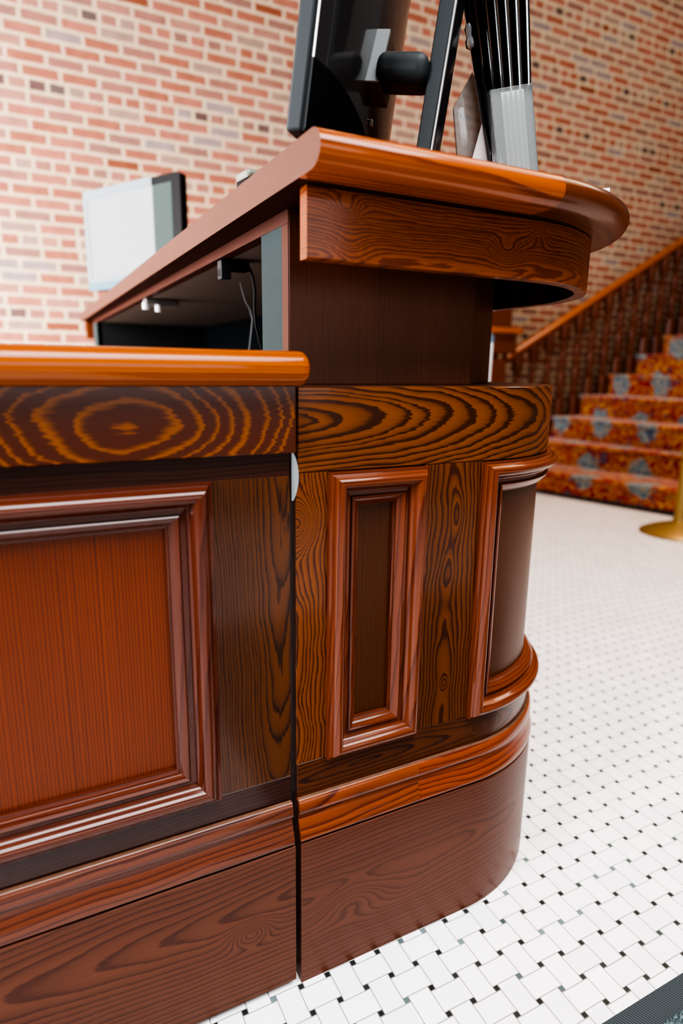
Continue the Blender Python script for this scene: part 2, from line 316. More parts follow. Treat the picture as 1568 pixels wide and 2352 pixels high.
# ------------------------------------------------------------------ plan curves of the counter
def body_map(cx, yf, r, x0=0., yend=2.75):
    """arc-length map of a wall that runs along +x, turns a quarter circle and runs back along +y; h is outward"""
    L1 = cx-x0; L2 = r*PI/2
    def f(s, z, h=0.):
        if s <= L1: return (x0+s, yf-h, z)
        if s <= L1+L2:
            a = (s-L1)/r; return (cx+(r+h)*math.sin(a), yf+r-(r+h)*math.cos(a), z)
        return (cx+r+h, yf+r+(s-L1-L2), z)
    f.L1, f.L2 = L1, L2; f.total = L1+L2+(yend-yf-r)
    def st(s0, s1, arcstep=.012):
        out = [s0]
        a, b = max(s0, L1), min(s1, L1+L2)
        if b > a:
            n = max(1, int((b-a)/arcstep))
            out += [a+(b-a)*k/n for k in range(n+1)]
        out.append(s1)
        res = [out[0]]
        for q in out[1:]:
            if q-res[-1] > 1e-6: res.append(q)
        return res
    f.st = st; f.xs = x0
    return f
YF = .0186
body = body_map(.322, YF, .264)

def sweep(mb, fm, prof, s0, s1, caps=True):
    ss = fm.st(s0, s1); P = []; UV = []
    vl = [0.]
    for k in range(1, len(prof)): vl.append(vl[-1]+math.dist(prof[k], prof[k-1]))
    for s in ss:
        P.append([fm(s, z, h) for h, z in prof]); UV.append([(fm.xs+s, l) for l in vl])
    mb.grid(P, UV)
    if caps:
        mb.face([fm(s0, z, h) for h, z in prof]); mb.face([fm(s1, z, h) for h, z in reversed(prof)])
def patch(mb, fm, s0, s1, z0, z1, h=0., depth=.02, ch=.0003):
    """a board lying on the mapped wall, front face at h, with a tiny eased edge"""
    ss = fm.st(s0+ch, s1-ch); zs = [z0+ch, z1-ch]
    P = [[fm(s, z, h) for z in zs] for s in ss]; mb.grid(P, [[(fm.xs+s, z) for z in zs] for s in ss])
    for zz, zi in ((z0, z0+ch), (z1, z1-ch)):
        P = [[fm(s, zi, h), fm(min(max(s, s0), s1), zz, h-ch), fm(s, zz, h-depth)] for s in ss]
        mb.grid(P, [[(fm.xs+s, zi), (fm.xs+s, zz), (fm.xs+s, zz+depth)] for s in ss])
    for sx, si in ((s0, s0+ch), (s1, s1-ch)):
        P = [[fm(si, z, h), fm(sx, z, h-ch), fm(sx, z, h-depth)] for z in zs]
        mb.grid(P, [[(fm.xs+si, z), (fm.xs+sx, z), (fm.xs+sx+depth, z)] for z in zs])
MP = [(0,0),(0,.007),(.0035,.0072),(.0045,.009),(.0058,.0125),(.008,.0158),(.011,.0182),(.0145,.019),(.018,.018),(.0208,.0155),(.0228,.012),(.0242,.0085),(.0258,.0058),(.0278,.0048),(.0284,.0005),(.035,.0002),(.0354,.0035),(.0372,.0048),(.041,.003),(.0448,-.0015),(.047,-.0032),(.0474,-.006),(.0500,-.0065),(.0500,-.0125)]
def moulding(fm, s0, s1, z0, z1, scale=1., prof=MP, sides='LRTB'):
    """mitred bolection moulding round a panel; returns one MB per side"""
    out = {}
    pr = [(d*scale, h) for d, h in prof]
    vl = [0.]
    for k in range(1, len(pr)): vl.append(vl[-1]+math.dist(pr[k], pr[k-1]))
    for sd in sides:
        mb = MB()
        if sd in 'LR':
            rows = []; uv = []
            zz = [0., .25, .5, .75, 1.]
            for t in zz:
                row = []; ur = []
                for (d, h), l in zip(pr, vl):
                    z = (z0+d)+(z1-z0-2*d)*t; s = s0+d if sd == 'L' else s1-d
                    row.append(fm(s, z, h)); ur.append((z, l+(.31 if sd == 'R' else .13)))
                rows.append(row); uv.append(ur)
        else:
            rows = []; uv = []; ss = fm.st(s0, s1)
            for s in ss:
                row = []; ur = []
                for (d, h), l in zip(pr, vl):
                    t = (s-s0)/(s1-s0); q = (s0+d)+(s1-s0-2*d)*t; z = z0+d if sd == 'B' else z1-d
                    row.append(fm(q, z, h)); ur.append((q+.2, l+(.53 if sd == 'B' else .77)))
                rows.append(row); uv.append(ur)
        mb.grid(rows, uv); out[sd] = mb
    return out
def add_moulding(parent, fm, s0, s1, z0, z1, mat, scale=1., sides='LRTB'):
    fr = None
    for sd, mb in moulding(fm, s0, s1, z0, z1, scale, sides=sides).items():
        mb.build('panel_moulding', mat, parent, smooth=35)

# profile of the base cap: (h outward from the frame face, z)
CAP = [(-.012,.3190),(0,.3198),(.004,.3197),(.0068,.3175),(.0088,.312),(.0098,.305),(.0100,.2995),(.0088,.2972),(.0050,.2960),(.0046,.2925),(.0056,.287),(.0082,.280),(.0116,.272),(.0138,.265),(.0146,.259),(.0140,.2555),(.0125,.2545),(.0030,.2540),(.0030,.2502),(-.012,.2502)]
BASE = [(-.012,.2502),(.003,.2502),(.0118,.2500),(.0130,.2488),(.0130,0),(-.012,0)]

# ------------------------------------------------------------------ lower curved counter
ct = thing('reception_counter', 'dark wood counter base with moulded panels and a rounded right corner', 'counter', (0,0,0))
SE = body.total; PANELS = []
m = MB(); patch(m, body, .004, SE, .7975, .9065, h=.0005, depth=.03, ch=.0012); m.build('top_rail', W['rail'], ct, smooth=30)
m = MB(); patch(m, body, .0015, .0475, .3740, .7973); m.build('stile', W['stile1'], ct, smooth=30)
m = MB(); patch(m, body, .2005, .304, .3740, .7973); m.build('stile', W['stile2'], ct, smooth=30)
s2a, s2b = .304, body.L1+body.L2+.10
m = MB(); patch(m, body, s2b, SE, .3740, .7973); m.build('stile', W['stile3'], ct, smooth=30)
m = MB(); patch(m, body, .0025, SE, .3190, .3738); m.build('bottom_rail', W['brail'], ct, smooth=30)
m = MB(); patch(m, body, .06, .19, .39, .785, h=-.0125, depth=.01); pf_ = m.build('panel', W['field'], ct, smooth=30); PANELS.append(pf_)
m = MB(); patch(m, body, s2a+.015, s2b-.015, .39, .785, h=-.0125, depth=.01); pf_ = m.build('panel', W['field'], ct, smooth=30); PANELS.append(pf_)
add_moulding(PANELS[0], body, .0470, .2035, .3725, .7965, W['mould'])
add_moulding(PANELS[1], body, .3030, s2b, .3715, .7965, W['mould'])
m = MB(); sweep(m, body, CAP, .002, .2085); m.build('base_cap', W['cap'], ct, smooth=40)
m = MB(); sweep(m, body, CAP, .2088, SE); m.build('base_cap', W['cap2'], ct, smooth=40)
m = MB(); sweep(m, body, [(.0002,.3200),(.0036,.3199),(.0050,.3192)], .003, SE, caps=False); tag(m.build('dusty_ledge', W['dust'], ct, smooth=40), 'thin pale line of dust on top of the base cap')
m = MB(); sweep(m, body, BASE, .003, SE); m.build('baseboard', W['base'], ct, smooth=30)
# ledge board closing the top, and the carcass behind the frame
def plan(fm, h, s0, s1, inner_x):
    p = [fm(s, 0, h)[:2] for s in fm.st(s0, s1)]
    return p + [(inner_x, p[-1][1])]
m = MB(); m.prism([(.004, YF+.002)] + [body(s, 0, -.002)[:2] for s in body.st(.006, SE-.002)] + [(.004, 2.748)], .889, .9068); m.build('ledge_board', W['veneer'], ct)
m = MB(); m.box(.0035, .02, YF+.003, 2.74, .005, .888); m.build('side_panel', W['edge'], ct)
# steel strike plate beside the gate
m = MB()
poly = [(0, .762)] + [(.0075*math.sin(PI*k/10)**.8, .762+(.0625)*k/10) for k in range(1, 10)] + [(0, .8245)]
P0 = [(x-.0022, YF-.0006, z) for x, z in poly]; P1 = [(x-.0022, YF+.0010, z) for x, z in poly]
m.face(P0); m.face(list(reversed(P1)))
for k in range(len(poly)-1): m.face([P0[k], P0[k+1], P1[k+1], P1[k]])
m.box(-.0042, -.0021, YF, YF+.02, .762, .8245)
tag(m.build('strike_plate', MT['chrome'], ct), 'rounded bright steel strike plate')

# ------------------------------------------------------------------ swing gate on the left
GX1 = -.0075
gate = thing('swing_gate', 'wooden half-height gate with a large raised panel and honey coloured top bar', 'gate', (-.45, .03, 0))
class _P: pass
def gm(s, z, h=0.): return (s-.0+.45, YF-h-.03, z)       # local to the gate's empty; s = world x
gm.st = lambda a, b, q=0: [a, b]; gm.xs = 0.; 
GX0 = -.86
m = MB(); prof = []
def bar_prof(r=.0205, yc=-.0035, zc=.9288, yb=.085):
    p = [(yb, zc-r), (yc, zc-r)]
    p += [(yc-r*math.sin(a)*1.0, zc-r*math.cos(a)) for a in [PI*k/14 for k in range(1, 14)]]
    return p + [(yc, zc+r), (yb, zc+r)]
bp = bar_prof(); vl = [0.]
for k in range(1, len(bp)): vl.append(vl[-1]+math.dist(bp[k], bp[k-1]))
rows = []; uv = []
cyb, czb = .03, .9288
xe = .0050
for xx, sh in [(GX0, 0.), (xe-.010, 0.), (xe-.0055, .0008), (xe-.0025, .0025), (xe-.0007, .005), (xe, .0085)]:
    row = []
    for y, z in bp:
        z2 = czb+(z-czb)*(1-sh/.0205*.9); y2 = y+sh*1.0 if y < .03 else y-sh
        row.append((xx+.45, y2-.03, z2))
    rows.append(row); uv.append([(xx, .5+l) for l in vl])
m.grid(rows, uv); m.face(rows[-1], [(xe, .5)]*len(rows[-1])); m.face(list(reversed(rows[0])))
b_ = m.build('top_bar', W['gate_bar'], gate, smooth=50)
m = MB(); patch(m, gm, GX0, -.0022, .8255, .9088, h=.0110, depth=.09, ch=.0012); m.build('apron', W['gate_apron'], gate, smooth=30)
m = MB(); patch(m, gm, GX0, GX1, .7955, .8255, h=0); m.build('top_rail', W['gate_rail'], gate, smooth=30)
m = MB(); patch(m, gm, -.1120, GX1, .3600, .7953); m.build('stile', W['gate_stile'], gate, smooth=30)
m = MB(); patch(m, gm, GX0, -.755, .3600, .7953); m.build('stile', W['gate_stile'], gate, smooth=30)
m = MB(); patch(m, gm, GX0, GX1, .3190, .3598); m.build('bottom_rail', W['gate_brail'], gate, smooth=30)
m = MB(); patch(m, gm, -.74, -.13, .375, .78, h=-.0125, depth=.01); gpan = m.build('panel', W['gate_field'], gate, smooth=30)
add_moulding(gpan, gm, -.7565, -.1108, .3585, .7955, W['mould_gate'], scale=1.1)
m = MB(); sweep(m, gm, CAP, GX0, -.0078); m.build('base_cap', W['gate_cap'], gate, smooth=40)
m = MB(); sweep(m, gm, [(.0002,.3200),(.0036,.3199),(.0050,.3192)], GX0, -.0085, caps=False); tag(m.build('dusty_ledge', W['dust'], gate, smooth=40), 'thin pale line of dust on top of the base cap')
m = MB(); sweep(m, gm, [(h, max(z, .012)) for h, z in BASE], GX0, -.0058); m.build('baseboard', W['gate_base'], gate, smooth=30)
m = MB(); m.box(GX0+.45, GX1-.001+.45, YF+.018-.03, .075-.03, .015, .905); m.build('back_panel', W['veneer'], gate)

# ------------------------------------------------------------------ upper cabinet with open side
XL, YP = .035, .1207
cab = thing('counter_cubby', 'dark veneered open-sided cabinet standing on the counter ledge', 'cabinet', (.3, 1.2, .9068))
def cl(p): return (p[0]-.3, p[1]-1.2, p[2]-.9068)
CM = Matrix.Translation((-.3, -1.2, -.9068))
poly = [(XL, YP), (.353, YP), (.560, .327), (.560, .345), (.545, .345), (.36, .160), (.353, .145), (XL, .145)]
m = MB(); m.prism(poly, .9068, 1.137)
for i, q in enumerate(m.v): m.v[i] = cl(q)
m.build('end_panel', W['veneer'], cab, bevel=.0012)
poly2 = [(x, 2.60-(y-YP)) for x, y in reversed(poly)]
m = MB(); m.box(XL, .560, 2.435, 2.60, .9068, 1.1369, CM); m.build('end_panel', MT['dark'], cab)
m = MB(); m.box(XL-.0012, XL+.02, YP+.001, YP+.0240, .9070, 1.1192, CM); m.build('edge_lipping', W['edge'], cab, bevel=.0006)
m = MB(); m.box(XL-.0012, XL+.02, YP+.001, 2.60, 1.1192, 1.1368, CM); m.build('edge_lipping', W['edge'], cab, bevel=.0006)
m = MB(); m.box(XL-.0006, XL+.018, YP+.0242, .2285, .9070, 1.1190, CM); m.build('filler_strip', MT['lam'], cab)
m = MB(); m.box(XL-.0006, XL+.018, 2.435, 2.60, .9070, 1.1190, CM); m.build('filler_strip', MT['lam'], cab)
m = MB(); m.prism([(XL+.0205, .147), (.352, .147), (.544, .347), (.544, 2.434), (XL+.0205, 2.434)], 1.1195, 1.1365)
for i, q in enumerate(m.v): m.v[i] = cl(q)
m.build('top_board', MT['ceil'], cab)
m = MB(); m.box(.5455, .5595, .3455, 2.434, .9070, 1.1368, CM); m.build('back_veneer', W['veneer'], cab)
m = MB(); m.box(.535, .545, .347, 2.434, .9070, 1.119, CM); m.build('back_board', MT['teal'], cab)
# ------------------------------------------------------------------ countertop with its fascia
ZU, ZT = 1.1372, 1.1775
top = thing('countertop', 'thick polished wood countertop with bullnose edge and rounded right end', 'countertop', (.3, 1.3, ZU))
def tl(p): return (p[0]-.3, p[1]-1.3, p[2]-ZU)
R_, cxT, yT, yE = .33, .338, -.068, 2.79
# outline: from the left front corner round to the left back corner
def top_outline(off):
    r = R_-off; pts = []; L = []
    xr, yf, yb = cxT+R_, yT+off, yE-off
    pts.append((-.006, yf)); 
    for k in range(25):
        a = PI/2*k/24; pts.append((cxT+r*math.sin(a), yT+R_-r*math.cos(a)))
    for k in range(25):
        a = PI/2*k/24; pts.append((cxT+r*math.cos(a), yE-R_+r*math.sin(a)))
    pts.append((-.006, yb)); return pts
hh = (ZT-ZU)/2
nose = [(.060, 0.)] + [(.0235*(1-math.sin(a)), hh-hh*math.cos(a)) for a in [PI*k/14 for k in range(0, 15)]] + [(.060, 2*hh)]
rows = []; base_len = [0.]
o0 = top_outline(0)
for k in range(1, len(o0)): base_len.append(base_len[-1]+math.dist(o0[k], o0[k-1]))
vl = [0.]
for k in range(1, len(nose)): vl.append(vl[-1]+math.dist(nose[k], nose[k-1]))
cols = [[tl((x, y, ZU+z)) for (x, y) in top_outline(off)] for off, z in nose]
P = [[cols[j][i] for j in range(len(nose))] for i in range(len(o0))]
UVt = [[(base_len[i], vl[j]) for j in range(len(nose))] for i in range(len(o0))]
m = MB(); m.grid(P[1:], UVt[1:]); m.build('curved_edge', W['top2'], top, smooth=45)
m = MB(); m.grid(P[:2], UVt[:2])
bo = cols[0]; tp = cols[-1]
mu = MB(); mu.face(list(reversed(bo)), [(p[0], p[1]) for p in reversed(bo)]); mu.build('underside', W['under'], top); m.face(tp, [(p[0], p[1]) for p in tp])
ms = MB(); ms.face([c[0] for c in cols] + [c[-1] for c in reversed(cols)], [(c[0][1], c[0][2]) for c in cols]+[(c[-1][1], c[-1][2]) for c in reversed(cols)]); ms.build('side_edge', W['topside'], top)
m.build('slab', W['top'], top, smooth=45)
fas = body_map(.36, .0056, .28, x0=.0108, yend=1.36)
class FM: pass
def fl(s, z, h=0.): return tl(fas(s, z, h))
m = MB(); sE = fas.total
ss = fas.st(0, sE)
prof = [(-.020, 1.137), (0, 1.137), (0, 1.0572), (-.0012, 1.0562), (-.020, 1.0562)]
P = [[fl(s, z, h) for h, z in prof] for s in ss]
UVp = [[(fas.xs+s, z) for h, z in prof] for s in ss]
m.grid(P, UVp, closed_v=True)
m.face([fl(0, z, h) for h, z in prof]); m.face([fl(sE, z, h) for h, z in reversed(prof)])
m.build('fascia_board', W['fascia'], top, smooth=35, bevel=.0014)
m = MB()
P2 = [[(x, -(y)+0., z) for x, y, z in r] for r in P]
# mirrored half of the fascia round the far end
P2 = [[(x, (2*1.36-(y+1.3))-1.3, z) for x, y, z in r] for r in P]
m.grid(P2, UVp, closed_v=True); m.face(P2[0]); m.face(list(reversed(P2[-1])))
m.build('fascia_board', W['fascia'], top, smooth=35)

# things under the cubby's top board
pl = thing('power_adapter', 'small black plug adapter fixed under the cubby top with hanging cord', 'adapter', (.075, .46, 1.1195))
m = MB(); m.box(-.020, .016, -.012, .014, -.019, 0.); m.build('adapter_body', MT['black'], pl, bevel=.003)
m = MB(); m.box(-.0385, -.020, -.012, .012, -.0345, -.002); sf = m.build('socket_face', MT['soft'], pl, bevel=.002)
m = MB(); m.box(-.0392, -.0383, -.007, -.004, -.028, -.016); m.box(-.0392, -.0383, .003, .006, -.028, -.018); m.box(-.0392, -.0383, -.007, -.001, -.030, -.0275); m.build('socket_slot', MT['deep'], sf)
m = MB(); m.tube([(.012,0,-.008),(.018,0,-.010),(.025,0,-.025),(.0287,0,-.052),(.0273,0,-.083),(.030,0,-.1145),(.038,0,-.146),(.045,0,-.166),(.060,0,-.205)], .0026, 8); m.build('cord', MT['deep'], pl, smooth=60)
wa = thing('sensor_box', 'small white plastic box with two pale plugs under the cubby top', 'sensor', (.085, 1.25, 1.1195))
m = MB(); m.box(-.045, .05, -.025, .02, -.020, 0); m.build('box_body', plain('taupe_plastic', (120,112,106), .5), wa, bevel=.003)
m = MB(); m.lathe([(.009,0),(.009,.018)], -.043, -.01, -.03, 12); m.build('plug', MT['white'], wa, smooth=40)
m = MB(); m.lathe([(.009,0),(.009,.018)], -.010, -.025, -.036, 12); m.build('plug', MT['white'], wa, smooth=40)
m = MB(); m.tube([(.02,0,0),(.0305,0,-.0386),(.0418,0,-.0574),(.0477,0,-.0796),(.0439,0,-.1093),(.039,0,-.1442),(.0376,0,-.16),(.036,0,-.2095)], .0018, 6)
c2 = m.build('hanging_cable', MT['cord'], None, smooth=60); c2.location = (.15, .75, 1.1190); tag(c2, 'thin grey cable hanging inside the cubby behind the black cord', 'cable')

# ------------------------------------------------------------------ monitor on the counter corner (screen faces the clerk)
th = math.radians(46)
mon = thing('counter_monitor', 'black monitor seen from behind on a flat stand at the countertop corner', 'monitor', (.0251, .0455, 1.205), (0, math.radians(8), -th))
Wm, Hm = .335, .30
m = MB(); m.box(-.026, -.004, 0, Wm, 0, Hm); sb = m.build('screen_bezel', MT['soft'], mon, bevel=.004, seg=3)
m = MB(); m.box(-.0268, -.0258, .012, Wm-.012, .014, Hm-.012); m.build('screen_glass', MT['deep'], sb)
m = MB(); m.box(-.004, .000, .001, Wm-.001, .001, Hm-.001); m.build('back_rim', MT['deep'], mon)
# bulged glossy back
def shell(y, z, lift=0.):
    a = max(0., math.sin(PI*min(1, max(0, (y-.003)/(Wm-.006))))); b = max(0., math.sin(PI*min(1, max(0, (z-.003)/(Hm-.006)))))
    return (.0005+.016*(a**.6)*(b**.4)+lift, y, z)
n_ = 24; m = MB(); m.grid([[shell(.003+(Wm-.006)*i/n_, .003+(Hm-.006)*j/n_) for j in range(n_+1)] for i in range(n_+1)]); bs = m.build('back_shell', MT['gloss'], mon, smooth=50)
m = MB(); m.box(-.0005, .0012, -.0006, .0012, .078, Hm-.004); m.build('silver_strip', MT['silver'], sb)
m = MB(); m.box(-.0005, .0008, -.0005, .0008, .004, .078); m.build('edge_line', MT['soft'], sb)
m = MB(); m.grid([[shell(.003+.225*math.sin(q)*r/12, .003+.075*math.cos(q)*r/12, .0012) for q in [PI/2*k/18 for k in range(19)]] for r in range(13)])
m.grid([[shell(.003+.225*math.sin(q), .003+.075*math.cos(q), l) for l in (.0012, -.001)] for q in [PI/2*k/18 for k in range(19)]])
m.build('lower_cover', MT['deep'], bs, smooth=40)
m = MB(); m.lathe([(.003,0),(.0045,.001),(.0045,.004),(.002,.005)], 0, 0, 0, 14); lk = m.build('lock_slot', MT['chrome'], bs, smooth=40); lk.location = (.014, .185, .070); lk.rotation_euler = (0, PI/2, 0)
Mh = Matrix.Translation((.0, .150, .140)) @ Matrix.Rotation(math.radians(-15), 4, 'X')
m = MB(); m.box(.0132, .0343, .001, .055, -.035, .035, Mh); m.build('hinge_block', MT['brown'], mon, bevel=.002)
m = MB(); m.box(.0130, .0345, -.0015, .0015, -.0352, .0352, Mh); m.build('hinge_plate', MT['grey'], mon)
m = MB(); m.box(.028, .099, .130, .190, .104, .142); m.build('arm', MT['soft'], mon, bevel=.014, seg=4)
m = MB(); m.box(.098, .1185, .148, .190, -.0105, .34); sco = m.build('stand_column', MT['soft'], mon, bevel=.002)
m = MB(); m.box(.1185, .1210, .1475, .190, -.0105, .34); m.build('column_trim', MT['silver'], sco, bevel=.0006)
m = MB(); m.box(.1212, .1220, .149, .189, -.0105, .338); m.build('column_glass', MT['gloss'], sco)
# ------------------------------------------------------------------ clear holder with black folded menus
hd = thing('menu_holder', 'clear acrylic sleeve standing at the right of the countertop holding black strips', 'holder', (.378, .075, ZT), (math.radians(4), math.radians(-12), math.radians(-18)))
m = MB(); w_, d_, h_ = .031, .022, .142
for (x0, x1, y0, y1) in ((-w_, w_, -d_, -d_+.002), (-w_, w_, d_-.002, d_), (-w_, -w_+.002, -d_, d_), (w_-.002, w_, -d_, d_)):
    m.box(x0, x1, y0, y1, 0.004, h_)
m.box(-w_, w_, -d_, d_, .002, .005)
m.build('sleeve', clear('clear_acrylic', haze=.10), hd, bevel=.0006)
m = MB(); nr = 40; x0_, x1_ = -w_+.017, w_-.010
m.grid([[(x0_+(x1_-x0_)*i/nr, -d_+.0035+.0030*abs(math.sin(PI*4.5*i/nr)), z) for z in (.006, h_-.004)] for i in range(nr+1)])
m.build('paper_insert', plain('pale_grey_insert', (236,244,240), .35), hd, smooth=60)
m = MB(); m.lathe([(.006,0),(.010,.002),(.011,.010),(.007,.016),(.010,.026),(.006,.032)], 0, 0, 0, 14); kn = m.build('clear_knob', clear('clear_knob', haze=.25), hd, smooth=60); kn.location = (-w_-.012, .0, .200); kn.scale = (.7, .7, .9)
def strip_mesh():
    m = MB(); n_ = 12; rows = []
    for z, sc in ((.008, .8), (.10, .95), (.145, 1.0), (.155, 1.06), (.20, 1.12), (.30, 1.22)):
        row = []
        for k in range(n_):
            a = 2*PI*k/n_; row.append((.0052*sc*math.cos(a), .013*sc*math.sin(a), z))
        rows.append(row)
    m.grid(rows, None, closed_v=True); m.face(list(reversed(rows[0]))); m.face(rows[-1]); return m
gb = plain('gloss_black_strip', (7,8,10), .12, coat=.8)
st0 = None
ordn = ['leftmost', 'second from the left', 'third from the left', 'fourth from the left', 'fifth from the left', 'rightmost']
from mathutils import Euler
HM = Matrix.Translation((.378, .075, ZT)) @ Euler((math.radians(4), math.radians(-12), math.radians(-18))).to_matrix().to_4x4()
for k in range(6):
    if st0 is None: o = st0 = strip_mesh().build('menu_strip', gb, None, smooth=50)
    else: o = st0.copy(); C.objects.link(o)
    xk = -.0262+.0105*k
    o.matrix_world = HM @ Matrix.Translation((xk, .003, .0)) @ Matrix.Rotation(math.radians(-3.0+1.2*k), 4, 'Y')
    tag(o, 'glossy black strip standing in the clear acrylic sleeve, %s of the six' % ordn[k], 'menu', 'black strips in the acrylic sleeve')

# ------------------------------------------------------------------ acrylic sign behind the holder
sg = thing('sign_holder', 'slanted grey acrylic sign holder with white paper between monitor stand and sleeve', 'sign holder', (.33, .118, ZT))
def plate(pts, th_=.003):
    m = MB(); a = [(x-.33, -.018+0.0+q, z-ZT) for x, z, q in pts]; b = [(x, y+th_, z) for x, y, z in a]
    m.face(a); m.face(list(reversed(b)))
    for k in range(len(a)):
        k2 = (k+1) % len(a); m.face([a[k], a[k2], b[k2], b[k]])
    return m
plate([(.3206,1.3626,0),(.2789,1.2916,0),(.2985,1.1785,0),(.40,1.1785,0),(.372,1.3000,0)]).build('acrylic_plate', clear('grey_acrylic', tint=(.80,.80,.80), haze=.42, hz_col=(150,148,146)), sg, bevel=.0004)
plate([(.2955,1.1785,-.012),(.3075,1.2286,-.012),(.3335,1.320,-.012),(.345,1.26,-.012),(.3740,1.1785,-.012)], .0008).build('paper_insert', MT['paper'], sg)
m = MB(); m.box(-.02, .07, -.035, .02, 0.0005, .003); m.build('foot', clear('acrylic_foot', haze=.2), sg)
m = MB(); m.box(-.03, .03, -.02, .02, 0, .0006); m.box(.029, .0305, -.02, .02, 0, .027)
cd = m.build('white_card', MT['card'], None); cd.location = (.493, .033, ZT+.0004); cd.rotation_euler = (0,0,math.radians(35)); tag(cd, 'small folded white card near the rounded end of the countertop', 'card')

# ------------------------------------------------------------------ back monitor and little terminal
L0, R0 = Vector((-.012, 2.138)), Vector((.2538, 1.657))
bm_ = thing('desk_monitor', 'monitor with white glare painted on its screen and black bezel at the far end of the countertop', 'monitor', (L0.x, L0.y, ZT), (0, 0, math.atan2((R0-L0).y, (R0-L0).x)))
WB = (R0-L0).length; z0b, z1b = 1.222-ZT, 1.588-ZT
m = MB(); rr = .018; poly = []
for (cx_, cz_, a0) in ((WB-rr, z0b+rr, -PI/2), (WB-rr, z1b-rr, 0), (rr, z1b-rr, PI/2), (rr, z0b+rr, PI)):
    poly += [(cx_+rr*math.cos(a0+PI/2*k/5), cz_+rr*math.sin(a0+PI/2*k/5)) for k in range(6)]
fr = [(x, 0., z) for x, z in poly]; bk = [(x, .03, z) for x, z in poly]
m.face(fr); m.face(list(reversed(bk)))
for k in range(len(fr)):
    k2 = (k+1) % len(fr); m.face([fr[k], fr[k2], bk[k2], bk[k]])
m.build('bezel', MT['black'], bm_)
t = NT('glare_white_screen'); x, y, z = t.sep(t.coord('Object'))
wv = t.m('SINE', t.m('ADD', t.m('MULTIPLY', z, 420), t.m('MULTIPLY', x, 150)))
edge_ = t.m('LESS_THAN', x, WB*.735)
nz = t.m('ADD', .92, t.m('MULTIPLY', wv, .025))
cs = t.mix(edge_, srgb(92,112,105), (.80,.80,.84)); cs = t.mix(1., cs, t.xyz(nz, nz, nz), 'MULTIPLY')  # white area is window glare on the screen, put in as glow
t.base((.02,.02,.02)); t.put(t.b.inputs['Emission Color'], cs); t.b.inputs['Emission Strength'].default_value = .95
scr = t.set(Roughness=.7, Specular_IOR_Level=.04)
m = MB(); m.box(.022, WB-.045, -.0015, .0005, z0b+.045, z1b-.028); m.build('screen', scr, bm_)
# glare washing out the left of the bezel, put in as pale strips
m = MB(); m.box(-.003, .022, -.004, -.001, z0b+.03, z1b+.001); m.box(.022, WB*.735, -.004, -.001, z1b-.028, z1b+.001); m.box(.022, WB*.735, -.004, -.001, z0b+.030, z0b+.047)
tag(m.build('bezel_glare_border', plain('pale_grey_border', (128,138,142), .7, spec=.1), bm_), 'glare over the left of the bezel, put in as a pale grey border')
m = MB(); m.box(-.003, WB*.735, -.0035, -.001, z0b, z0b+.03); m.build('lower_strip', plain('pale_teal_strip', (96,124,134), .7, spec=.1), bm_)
m = MB(); m.box(WB/2-.04, WB/2+.04, .03, .045, .008, z0b+.12); m.box(WB/2-.11, WB/2+.11, -.03, .12, 0, .008); m.build('stand', MT['black'], bm_, bevel=.002)

te = thing('card_terminal', 'small grey-green device with black underside at the left edge of the countertop', 'device', (.024, .240, ZT), (0, 0, math.radians(8)))
m = MB(); m.box(-.015, .015, -.020, .020, 0, .019); m.build('device_body', MT['black'], te, bevel=.004, seg=3)
m = MB(); m.box(-.016, .016, -.021, .021, .017, .030); m.build('device_shell', MT['greyshell'], te, bevel=.008, seg=4)

# ------------------------------------------------------------------ floor, wall
m = MB(); m.face([(-4,-3,0),(9,-3,0),(9,3.7,0),(-4,3.7,0)]); fl_ = m.build('floor', tile_floor()); tag(fl_, kind='structure')
m = MB(); m.box(-4, 9, 3.7, 3.9, 0, 5.2); tag(m.build('wall_back', brick_wall()), kind='structure')

# door mat at the lower right
mat_ = thing('entrance_mat', 'grey ribbed-border entrance mat at the bottom right of the tiled floor', 'mat', (1.2, -.75, 0))
t = NT('mat_border_rib'); x, y, z = t.sep(t.coord('Object'))
rb = t.m('SINE', t.m('MULTIPLY', t.m('ADD', x, t.m('MULTIPLY', y, .35)), 1500)); nn = t.noise(t.coord('Object'), 500, 2)
v_ = t.m('ADD', t.m('MULTIPLY', rb, .5), .5)
t.base(t.mix(v_, srgb(20,26,29), srgb(54,64,68))); t.bump(v_, .6, .001); mb_ = t.set(Roughness=.8)
t = NT('mat_pile'); nn = t.noise(t.coord('Object'), 420, 3, .7)
t.base(t.ramp(nn, [(.32, srgb(16,24,28)), (.5, srgb(56,72,76)), (.68, srgb(118,138,142))])); t.bump(nn, 1., .004); mp_ = t.set(Roughness=.95)
m = MB(); X0, X1, Y0, Y1, bw = -1.1, .6, -.6, .503, .040
for (a, b, c_, d) in ((X0, X1, Y1-bw, Y1), (X0, X1, Y0, Y0+bw), (X0, X0+bw, Y0+bw, Y1-bw), (X1-bw, X1, Y0+bw, Y1-bw)): m.box(a, b, c_, d, .0003, .005)
m.build('mat_border', mb_, mat_, bevel=.0015)
m = MB(); m.box(X0+bw, X1-bw, Y0+bw, Y1-bw, .0003, .0085); m.build('mat_pile', mp_, mat_, bevel=.002)

